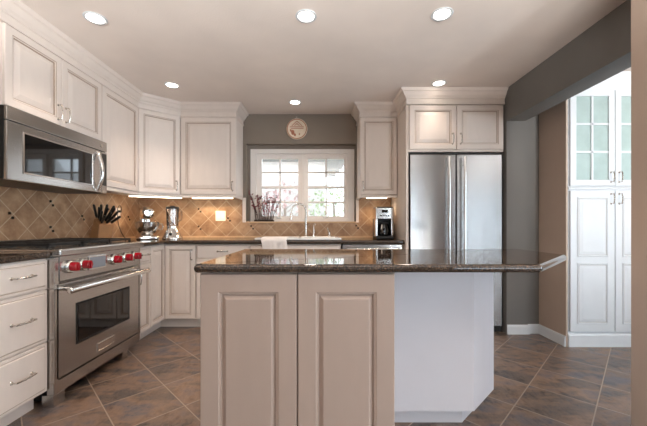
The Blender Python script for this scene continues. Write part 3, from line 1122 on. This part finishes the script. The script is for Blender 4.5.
# ------------------------------------------------------------------ island
t = thing('kitchen_island', 'cream and white kitchen island with raised door panels facing the camera', 'island', frame(-0.09, 1.30))
b = MB()
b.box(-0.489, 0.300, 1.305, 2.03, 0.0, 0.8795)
b.build('body', M['island_shaded'], t, smooth=False)
FI = frame(-0.489, 1.305)
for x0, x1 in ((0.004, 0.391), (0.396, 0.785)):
    door(t, FI, x0, x1, 0.06, 0.873, 0.082, bw=0.012, name='door_panel', mats=[M['island_shaded'], M['island_shaded']])
MB().box(-0.495, 0.306, 1.287, 1.3045, 0.0, 0.055, 0.004).build('base_moulding', M['island_shaded'], t, smooth=False)
b = MB()
b.prism([(0.3005, 1.667), (0.797, 1.667), (1.02, 1.89), (1.02, 2.03), (0.3005, 2.03)], 0.10, 0.8795)
b.build('wing', M['island_white'], t, smooth=False)
b = MB()
b.prism([(0.3005, 1.735), (0.765, 1.735), (0.95, 1.92), (0.95, 2.03), (0.3005, 2.03)], 0.0, 0.0998)
b.build('toe_kick', M['island_white'], t, smooth=False)
ct = MB().prism([(-0.505, 1.265), (0.875, 1.265), (1.29, 1.68), (1.29, 2.08), (-0.505, 2.08)], 0.880, 0.914, 0.0155, seg=4, rnd=0.008)
tag(ct.build('island_countertop', M['granite']), 'glossy brown speckled granite top on the kitchen island', 'countertop')

# ------------------------------------------------------------------ white display cabinet in the adjoining room
FW = frame(2.172, 2.83)
t = thing('display_cabinet', 'tall white cabinet with teal glass upper doors in the adjoining room', 'cabinet', FW)
W = 0.82
wm = [M['white'], M['white_groove']]
b = MB(FW)
b.box(0, W, 0, 0.44, 0.0, 2.27)
b.build('body', M['white'], t, smooth=False)
MB(FW).sweep([(0.0, -0.0005), (W, -0.0005)], [(0, 0), (0.026, 0), (0.026, 0.10), (0.018, 0.118), (0, 0.118)]).build('base_moulding', M['white'], t, smooth=False)
MB(FW).sweep([(0.0, 0.44), (0.0, 0.0), (W, 0.0)], [(-0.01, 2.2705), (0.004, 2.2705), (0.008, 2.30), (0.04, 2.36), (0.05, 2.405), (-0.01, 2.405)]).build('crown_moulding', M['white'], t, smooth=False)
MB(FW).sweep([(0.0, -0.0005), (W, -0.0005)], [(0, 1.385), (0.026, 1.385), (0.028, 1.395), (0.02, 1.405), (0, 1.405)]).build('divider_moulding', M['white'], t, smooth=False)
for x0, x1, hx in ((0.018, 0.407, 0.374), (0.413, 0.802, 0.446)):
    b = MB(FW)
    for z0, z1, nm in ((0.135, 1.370, 'door'),):
        # lower door: two stacked raised panels
        b.box(x0, x1, -0.022, -0.001, z0, z1, 0.002)
    dl = b.build('door', M['white'], t, smooth=False)
    for z0, z1 in ((0.20, 0.735), (0.79, 1.315)):
        pb = MB(FW)
        pb.rings(x0 + 0.06, x1 - 0.06, z0, z1, [(0, -0.0222), (0.004, -0.0285), (0.010, -0.0285), (0.014, -0.0228), (0.020, -0.0228), (0.045, -0.028), (0.05, -0.028)], groove=(3,), back=False)
        pb.build('raised_panel', wm, dl, smooth=False)
    pull(dl, FW, (hx, 1.30, 'v', 0.085), M['nickel'], -0.022)
    b = MB(FW)
    z0, z1 = 1.415, 2.255
    s = 0.052
    for r in ((x0, x1, z1 - s, z1), (x0, x1, z0, z0 + s), (x0, x0 + s, z0 + s, z1 - s), (x1 - s, x1, z0 + s, z1 - s)):
        b.box(r[0], r[1], -0.022, -0.001, r[2], r[3], 0.0015)
    du = b.build('glass_door', M['white'], t, smooth=False)
    mu = MB(FW)
    xm = (x0 + x1) / 2
    mu.box(xm - 0.009, xm + 0.009, -0.020, -0.008, z0 + s, z1 - s, 0.0015)
    for k in (1, 2):
        z = z0 + s + (z1 - z0 - 2 * s) * k / 3
        mu.box(x0 + s, x1 - s, -0.020, -0.008, z - 0.009, z + 0.009, 0.0015)
    mu.build('muntin', M['white'], du, smooth=False)
    MB(FW).box(x0 + s - 0.004, x1 - s + 0.004, -0.009, -0.005, z0 + s - 0.004, z1 - s + 0.004).build('glass_pane', M['frost'], du, smooth=False)
    pull(du, FW, (hx, 1.49, 'v', 0.085), M['nickel'], -0.022)

# ------------------------------------------------------------------ countertop appliances
CT = 0.9142
# stand mixer, head and bowl turned to the room
F = frame(-1.93, 3.53, CT, 35)
t = thing('stand_mixer', 'chrome stand mixer with metal bowl in the counter corner', 'mixer', F)
b = MB(F)
b.prism([(-0.11, -0.20), (0.11, -0.20), (0.095, 0.13), (-0.095, 0.13)], 0, 0.035, 0.012, rnd=0.045)
b.lathe([(0.075, 0.034), (0.06, 0.045), (0, 0.046)], (0, -0.105, 0))
b.build('base', M['chrome'], t)
MB(F).prism([(-0.055, 0.02), (0.055, 0.02), (0.06, 0.12), (-0.06, 0.12)], 0.030, 0.25, 0.01, rnd=0.03).build('column', M['chrome'], t)
b = MB(F)
b.lathe([(0, -0.20), (0.035, -0.198), (0.058, -0.18), (0.070, -0.12), (0.074, -0.03), (0.070, 0.06), (0.055, 0.13), (0.03, 0.155), (0, 0.16)], (0, 0, 0.285), 'Y')
b.build('motor_head', M['chrome'], t)
MB(F).lathe([(0, -0.214), (0.012, -0.213), (0.014, -0.205), (0.014, -0.192), (0, -0.19)], (0, 0, 0.29), 'Y').build('hub_cap', M['steel_h'], t)
b = MB(F)
b.lathe([(0.0, 0.047), (0.058, 0.047), (0.060, 0.058), (0.072, 0.07), (0.101, 0.10), (0.114, 0.14), (0.118, 0.185), (0.123, 0.188), (0.121, 0.19), (0.114, 0.187), (0.110, 0.14), (0.097, 0.103), (0.058, 0.075), (0, 0.07)], (0, -0.105, 0))
bw = b.build('bowl', M['steel_h'], t)
MB(F).tube([(0.114, -0.105, 0.17), (0.146, -0.105, 0.168), (0.155, -0.105, 0.14), (0.142, -0.105, 0.108), (0.104, -0.105, 0.107)], 0.007, 8).build('bowl_handle', M['steel_h'], bw)
MB(F).cyl((0, -0.105, 0.13), (0, -0.105, 0.225), 0.012).build('beater_shaft', M['steel_h'], t)

# blender
F = frame(-1.67, 3.60, CT, 12)
t = thing('blender', 'chrome blender with clear glass jar and dark lid beside the stand mixer', 'blender', F)
b = MB(F)
b.lathe([(0, 0), (0.108, 0), (0.110, 0.010), (0.106, 0.022), (0.096, 0.034), (0.088, 0.055), (0.078, 0.085), (0.066, 0.105), (0.062, 0.118), (0, 0.118)], seg=32)
b.build('base', M['chrome'], t)
MB(F).lathe([(0, -0.098), (0.016, -0.096), (0.018, -0.07), (0, -0.07)], (0, 0, 0.055), 'Y').build('switch', M['black'], t)
MB(F).lathe([(0.058, 0.118), (0.064, 0.120), (0.064, 0.145), (0.058, 0.147)], seg=28).build('collar', M['steel_h'], t)
MB(F).lathe([(0.0, 0.148), (0.058, 0.148), (0.062, 0.156), (0.064, 0.24), (0.066, 0.335), (0.062, 0.335), (0.060, 0.24), (0.056, 0.158), (0, 0.156)], seg=28).build('jar', M['clear'], t)
MB(F).lathe([(0, 0.336), (0.070, 0.336), (0.070, 0.356), (0.064, 0.361), (0.030, 0.363), (0.028, 0.372), (0, 0.373)], seg=28).build('lid', M['black'], t)
MB(F).tube([(0.064, 0, 0.32), (0.095, 0, 0.312), (0.098, 0, 0.26), (0.092, 0, 0.21), (0.062, 0, 0.20)], 0.008, 8).build('jar_handle', M['clear'], t)
b = MB(F)
for a in range(4):
    b.box(-0.003 + 0.0, 0.003, -0.002, 0.002, 0.1565, 0.185)
    b.tube([(0, 0, 0.183), (0.03 * math.cos(a * 1.57), 0.03 * math.sin(a * 1.57), 0.192 if a % 2 else 0.176)], [0.004, 0.002], 6)
b.build('blade', M['steel_h'], t)

# coffee maker
F = frame(0.70, 3.63, CT, 0)
t = thing('coffee_maker', 'black and silver drip coffee maker on the counter beside the fridge panel', 'coffee maker', F)
MB(F).box(-0.095, 0.095, -0.135, 0.12, 0.0, 0.035, 0.010).build('base', M['black'], t)
b = MB(F)
b.box(-0.095, 0.095, 0.02, 0.12, 0.035, 0.345, 0.006)
b.build('water_tank', M['black'], t)
b = MB(F)
b.box(-0.098, 0.098, -0.125, 0.12, 0.222, 0.345, 0.008)
b.box(-0.098, -0.075, -0.10, 0.03, 0.035, 0.225, 0.004)
b.box(0.075, 0.098, -0.10, 0.03, 0.035, 0.225, 0.004)
b.build('housing', M['steel_h'], t)
MB(F).box(-0.090, 0.090, -0.11, 0.115, 0.345, 0.358, 0.005).build('top_lid', M['black'], t)
MB(F).box(-0.035, 0.035, -0.128, -0.124, 0.290, 0.322, 0.001).build('display', M['black_glass'], t, smooth=False)
for i in range(4):
    MB(F).cyl((-0.042 + i * 0.028, -0.1245, 0.258), (-0.042 + i * 0.028, -0.129, 0.258), 0.009, seg=14).build('button', M['black'], t)
MB(F).lathe([(0, 0.036), (0.054, 0.036), (0.062, 0.045), (0.066, 0.09), (0.060, 0.14), (0.048, 0.165), (0.044, 0.165), (0.056, 0.138), (0.061, 0.09), (0.057, 0.05), (0, 0.042)], (0, -0.055, 0)).build('carafe', M['black_glass'], t)
MB(F).lathe([(0, 0.166), (0.05, 0.166), (0.05, 0.18), (0.03, 0.186), (0, 0.187)], (0, -0.055, 0)).build('carafe_lid', M['black'], t)
MB(F).tube([(-0.02, -0.10, 0.16), (-0.035, -0.142, 0.155), (-0.04, -0.150, 0.11), (-0.03, -0.135, 0.075), (-0.02, -0.112, 0.075)], 0.008, 8).build('carafe_handle', M['steel_h'], t)

# knife block with knives
KX, KY = -2.045, 2.98
F = frame(KX, KY, CT, 60) @ Matrix.Scale(1.06, 4)
t = thing('knife_block', 'pale wooden knife block full of black-handled knives beside the range', 'knife block', F)
tilt = Matrix.Rotation(R(32), 4, 'X')
b = MB(F)
# side profile in local y/z, leaning forward to the room
side = [(-0.055, 0.0), (0.085, 0.0), (0.085, 0.06), (0.005, 0.205), (-0.080, 0.150)]
tb = bmesh.new()
l1 = [tb.verts.new((-0.055, y, z)) for y, z in side]
l2 = [tb.verts.new((0.055, y, z)) for y, z in side]
tb.faces.new(l1)
tb.faces.new(l2[::-1])
for i in range(5):
    tb.faces.new((l1[i], l2[i], l2[(i + 1) % 5], l1[(i + 1) % 5]))
bmesh.ops.recalc_face_normals(tb, faces=tb.faces)
bmesh.ops.bevel(tb, geom=list(tb.edges), offset=0.004, segments=2, affect='EDGES')
b._add(tb, 0)
b.build('wooden_body', M['wood'], t)
MB(F).box(-0.035, 0.035, -0.0585, -0.0545, 0.010, 0.080, 0.001).build('label_plate', M['plate_white'], t)
top0, top1 = Vector((0, 0.005, 0.205)), Vector((0, -0.080, 0.150))
up = Vector((0, -0.545, 0.838)).normalized()
first = None
k = 0
for row in range(4):
    for c in range(3 if row else 4):
        f = (row + 0.6) / 4.2
        pos = top0.lerp(top1, f) + Vector(((c - (1 if row else 1.5)) * (0.034 if row else 0.025), 0, 0))
        ta = R(16 + 15 * row + 5 * (c % 2))
        z = Vector(((c - (1 if row else 1.5)) * 0.22, -math.sin(ta), math.cos(ta))).normalized()
        x = Vector((1, 0, 0))
        y = z.cross(x).normalized()
        x = y.cross(z)
        Mk = Matrix((x, y, z)).transposed().to_4x4()
        Fk = F @ Matrix.Translation(pos + z * 0.009) @ Mk
        if first is None:
            first = thing('kitchen_knife', 'black-handled kitchen knife standing in the wooden knife block', 'knife', Fk, 'knives in the knife block')
            h = MB(Fk)
            h.box(-0.008, 0.008, -0.0105, 0.0105, 0.016, 0.122, 0.005, seg=3)
            h.ball((0, 0.0, 0.120), 0.0105, 12, scale=(0.8, 1.0, 0.9))
            h.build('handle', M['black'], first)
            h = MB(Fk)
            h.box(-0.0065, 0.0065, -0.009, 0.009, 0.001, 0.016, 0.002)
            h.build('bolster', M['steel_h'], first)
        else:
            kn = dup(first, Fk)
        k += 1

# outlets, switch plate, cord
t = thing('switch_plate', 'white double switch plate on the tiled back wall under the wall cabinet', 'switch', frame(-1.21, 3.858, 1.18))
F = frame(-1.21, 3.8575, 1.18)
MB(F).box(-0.060, 0.060, -0.006, 0.0, -0.060, 0.060, 0.003).build('plate', M['plate_white'], t)
for x in (-0.025, 0.025):
    MB(F).box(x - 0.016, x + 0.016, -0.010, -0.0055, -0.033, 0.033, 0.002).build('rocker', M['porcelain'], t)
F = frame(-2.1975, 3.46, 1.195, 90)
t = thing('wall_outlet', 'white outlet plate on the tiled range wall behind the knife block', 'outlet', F)
MB(F).box(-0.038, 0.038, -0.006, 0.0, -0.060, 0.060, 0.003).build('plate', M['plate_white'], t)
for z in (-0.022, 0.022):
    MB(F).box(-0.016, 0.016, -0.009, -0.0055, z - 0.014, z + 0.014, 0.003).build('socket', M['porcelain'], t)
b = MB(F)
b.box(-0.014, 0.014, -0.035, -0.0092, 0.010, 0.034, 0.004)
pts = [(0, -0.034, 0.022), (-0.01, -0.05, 0.05), (-0.035, -0.05, 0.085), (-0.06, -0.04, 0.07), (-0.075, -0.04, 0.0), (-0.07, -0.05, -0.12), (-0.04, -0.06, -0.20), (0.0, -0.075, -0.268), (0.05, -0.085, -0.276)]
def smooth_pts(p, it=2):
    p = [Vector(q) for q in p]
    for _ in range(it):
        q = [p[0]]
        for a, c in zip(p, p[1:]):
            q += [a * 0.75 + c * 0.25, a * 0.25 + c * 0.75]
        p = q + [p[-1]]
    return p
b.tube(smooth_pts(pts), 0.0035, 6)
tag(b.build('power_cord', M['black']), 'black power cord looping from the outlet on the range wall', 'cord')

# round decorative plate above the window
F = frame(-0.29, 3.869, 2.225)
t = thing('wall_plate', 'round ivory and terracotta decorative plate hung above the sink window', 'plate', F)
MB(F).lathe([(0, -0.012), (0.085, -0.014), (0.104, -0.022), (0.122, -0.026), (0.127, -0.022), (0.120, -0.010), (0.08, -0.001), (0, -0.001)], (0, 0, 0), 'Y', 40).build('dish', M['ivory'], t)
b = MB(F)
b.tube([(0.115 * math.cos(R(a)), -0.0255, 0.115 * math.sin(R(a))) for a in range(0, 360, 10)], 0.005, 8, closed=True)
b.build('rim_band', M['terracotta'], t)
b = MB(F)
b.box(-0.085, 0.085, -0.019, -0.013, 0.022, 0.031, 0.002)
b.box(-0.070, 0.080, -0.019, -0.013, 0.004, 0.011, 0.002)
for x0, z0, x1, z1 in ((-0.06, 0.04, 0.0, 0.098), (0.0, 0.098, 0.06, 0.04), (-0.03, 0.04, 0.0, 0.068), (0.0, 0.068, 0.03, 0.04)):
    b.tube([(x0, -0.0155, z0), (x1, -0.0155, z1)], 0.0045, 8)
for px, pz, s_ in ((-0.05, -0.04, 0.030), (-0.025, -0.07, 0.020), (-0.075, -0.015, 0.016), (0.03, -0.06, 0.012)):
    b.ball((px, -0.013, pz), s_, 12, scale=(0.7, 0.15, 1.1))
b.build('relief', M['terracotta'], t)
b = MB(F)
b.tube([(-0.02, -0.02, 0.115), (0, -0.02, 0.15), (0.02, -0.02, 0.115)], 0.005, 8)
b.build('hanger', M['nickel'], t)

# twig planter on the window ledge
PX, PY, PZ = -0.69, 3.89, 1.1125
F = frame(PX, PY, PZ)
t = thing('twig_planter', 'dark tray planter of red-berried twigs on the left of the window ledge', 'planter', F)
MB(F).box(-0.118, 0.118, -0.030, 0.030, 0, 0.022, 0.003).build('tray', M['dark_wood'], t)
rnd = random.Random(11)
for i in range(30):
    x = -0.108 + 0.216 * i / 29
    y = rnd.uniform(-0.018, 0.018)
    lean = (i / 29 - 0.5) * 0.12 + rnd.uniform(-0.035, 0.035) - (0.04 if i < 5 else 0)
    H = rnd.uniform(0.17, 0.33) if i > 3 else rnd.uniform(0.30, 0.36)
    lean = max(lean, -0.185 - x)
    pts = [(x, y, 0.015), (x + lean * 0.15, y, H * 0.4), (x + lean * 0.55, y + rnd.uniform(-0.01, 0.01), H * 0.75), (x + lean, y + rnd.uniform(-0.015, 0.005), H)]
    b = MB(F)
    b.tube(pts, [0.0032, 0.0028, 0.0022, 0.0015], 6)
    br = []
    for q in range(2):
        p = Vector(pts[2]).lerp(Vector(pts[3]), rnd.uniform(-0.3, 0.8))
        e = p + Vector((rnd.uniform(-0.015 if i < 7 else -0.04, 0.04), rnd.uniform(-0.012, 0.006), rnd.uniform(0.01, 0.045)))
        b.tube([p, e], [0.0016, 0.001], 5)
        br.append(e)
    cs = br + [Vector(pts[3])] + [Vector(pts[1]).lerp(Vector(pts[3]), rnd.uniform(0.0, 1)) + Vector((rnd.uniform(-0.008, 0.008), -0.004, 0)) for _ in range(4)]
    for c in cs:
        b.ball(c, rnd.uniform(0.0055, 0.0085), 8, 1)
    b.build('twig', [M['twig'], M['berry']], t)

# ------------------------------------------------------------------ recessed ceiling lights
spots = [(-1.46, 2.07, 'recessed ceiling light over the floor in front of the steel range'),
         (-0.096, 2.05, 'recessed ceiling light directly above the middle of the island'),
         (0.768, 2.03, 'recessed ceiling light above the right wing of the island'),
         (-1.425, 3.06, 'recessed ceiling light in front of the angled corner wall cabinet'),
         (-0.283, 3.486, 'recessed ceiling light in front of the sink window and decorative plate'),
         (1.113, 3.02, 'recessed ceiling light in front of the cabinet above the fridge')]
F0 = frame(spots[0][0], spots[0][1], CEIL)
t = thing('recessed_light', spots[0][2], 'ceiling light', F0, 'recessed ceiling lights')
MB(F0).lathe([(0.050, -0.001), (0.066, -0.001), (0.068, -0.004), (0.064, -0.007), (0.053, -0.007), (0.050, -0.004)], closed=True, seg=32).build('trim_ring', M['white'], t)
MB(F0).lathe([(0, -0.005), (0.036, -0.005), (0.051, -0.003), (0.051, -0.0008), (0, -0.0008)], seg=32).build('lens', M['lamp'], t)
d = bpy.data.lights.new('can_lamp', 'SPOT')
d.energy, d.color, d.spot_size, d.spot_blend, d.shadow_soft_size = CAN_W * 4, WARM, R(96), 1.0, 0.06
lo = bpy.data.objects.new('can_lamp', d)
COL.objects.link(lo)
lo.parent = t
lo.location = (0, 0, -0.03)
for x, y, lb in spots[1:]:
    c = dup(t, frame(x, y, CEIL), lb)
    if x > 1:                                   # the lamp by the fridge is a weaker one
        for ch in c.children:
            if ch.type == 'LIGHT':
                ch.data = ch.data.copy()
                ch.data.energy *= 0.3
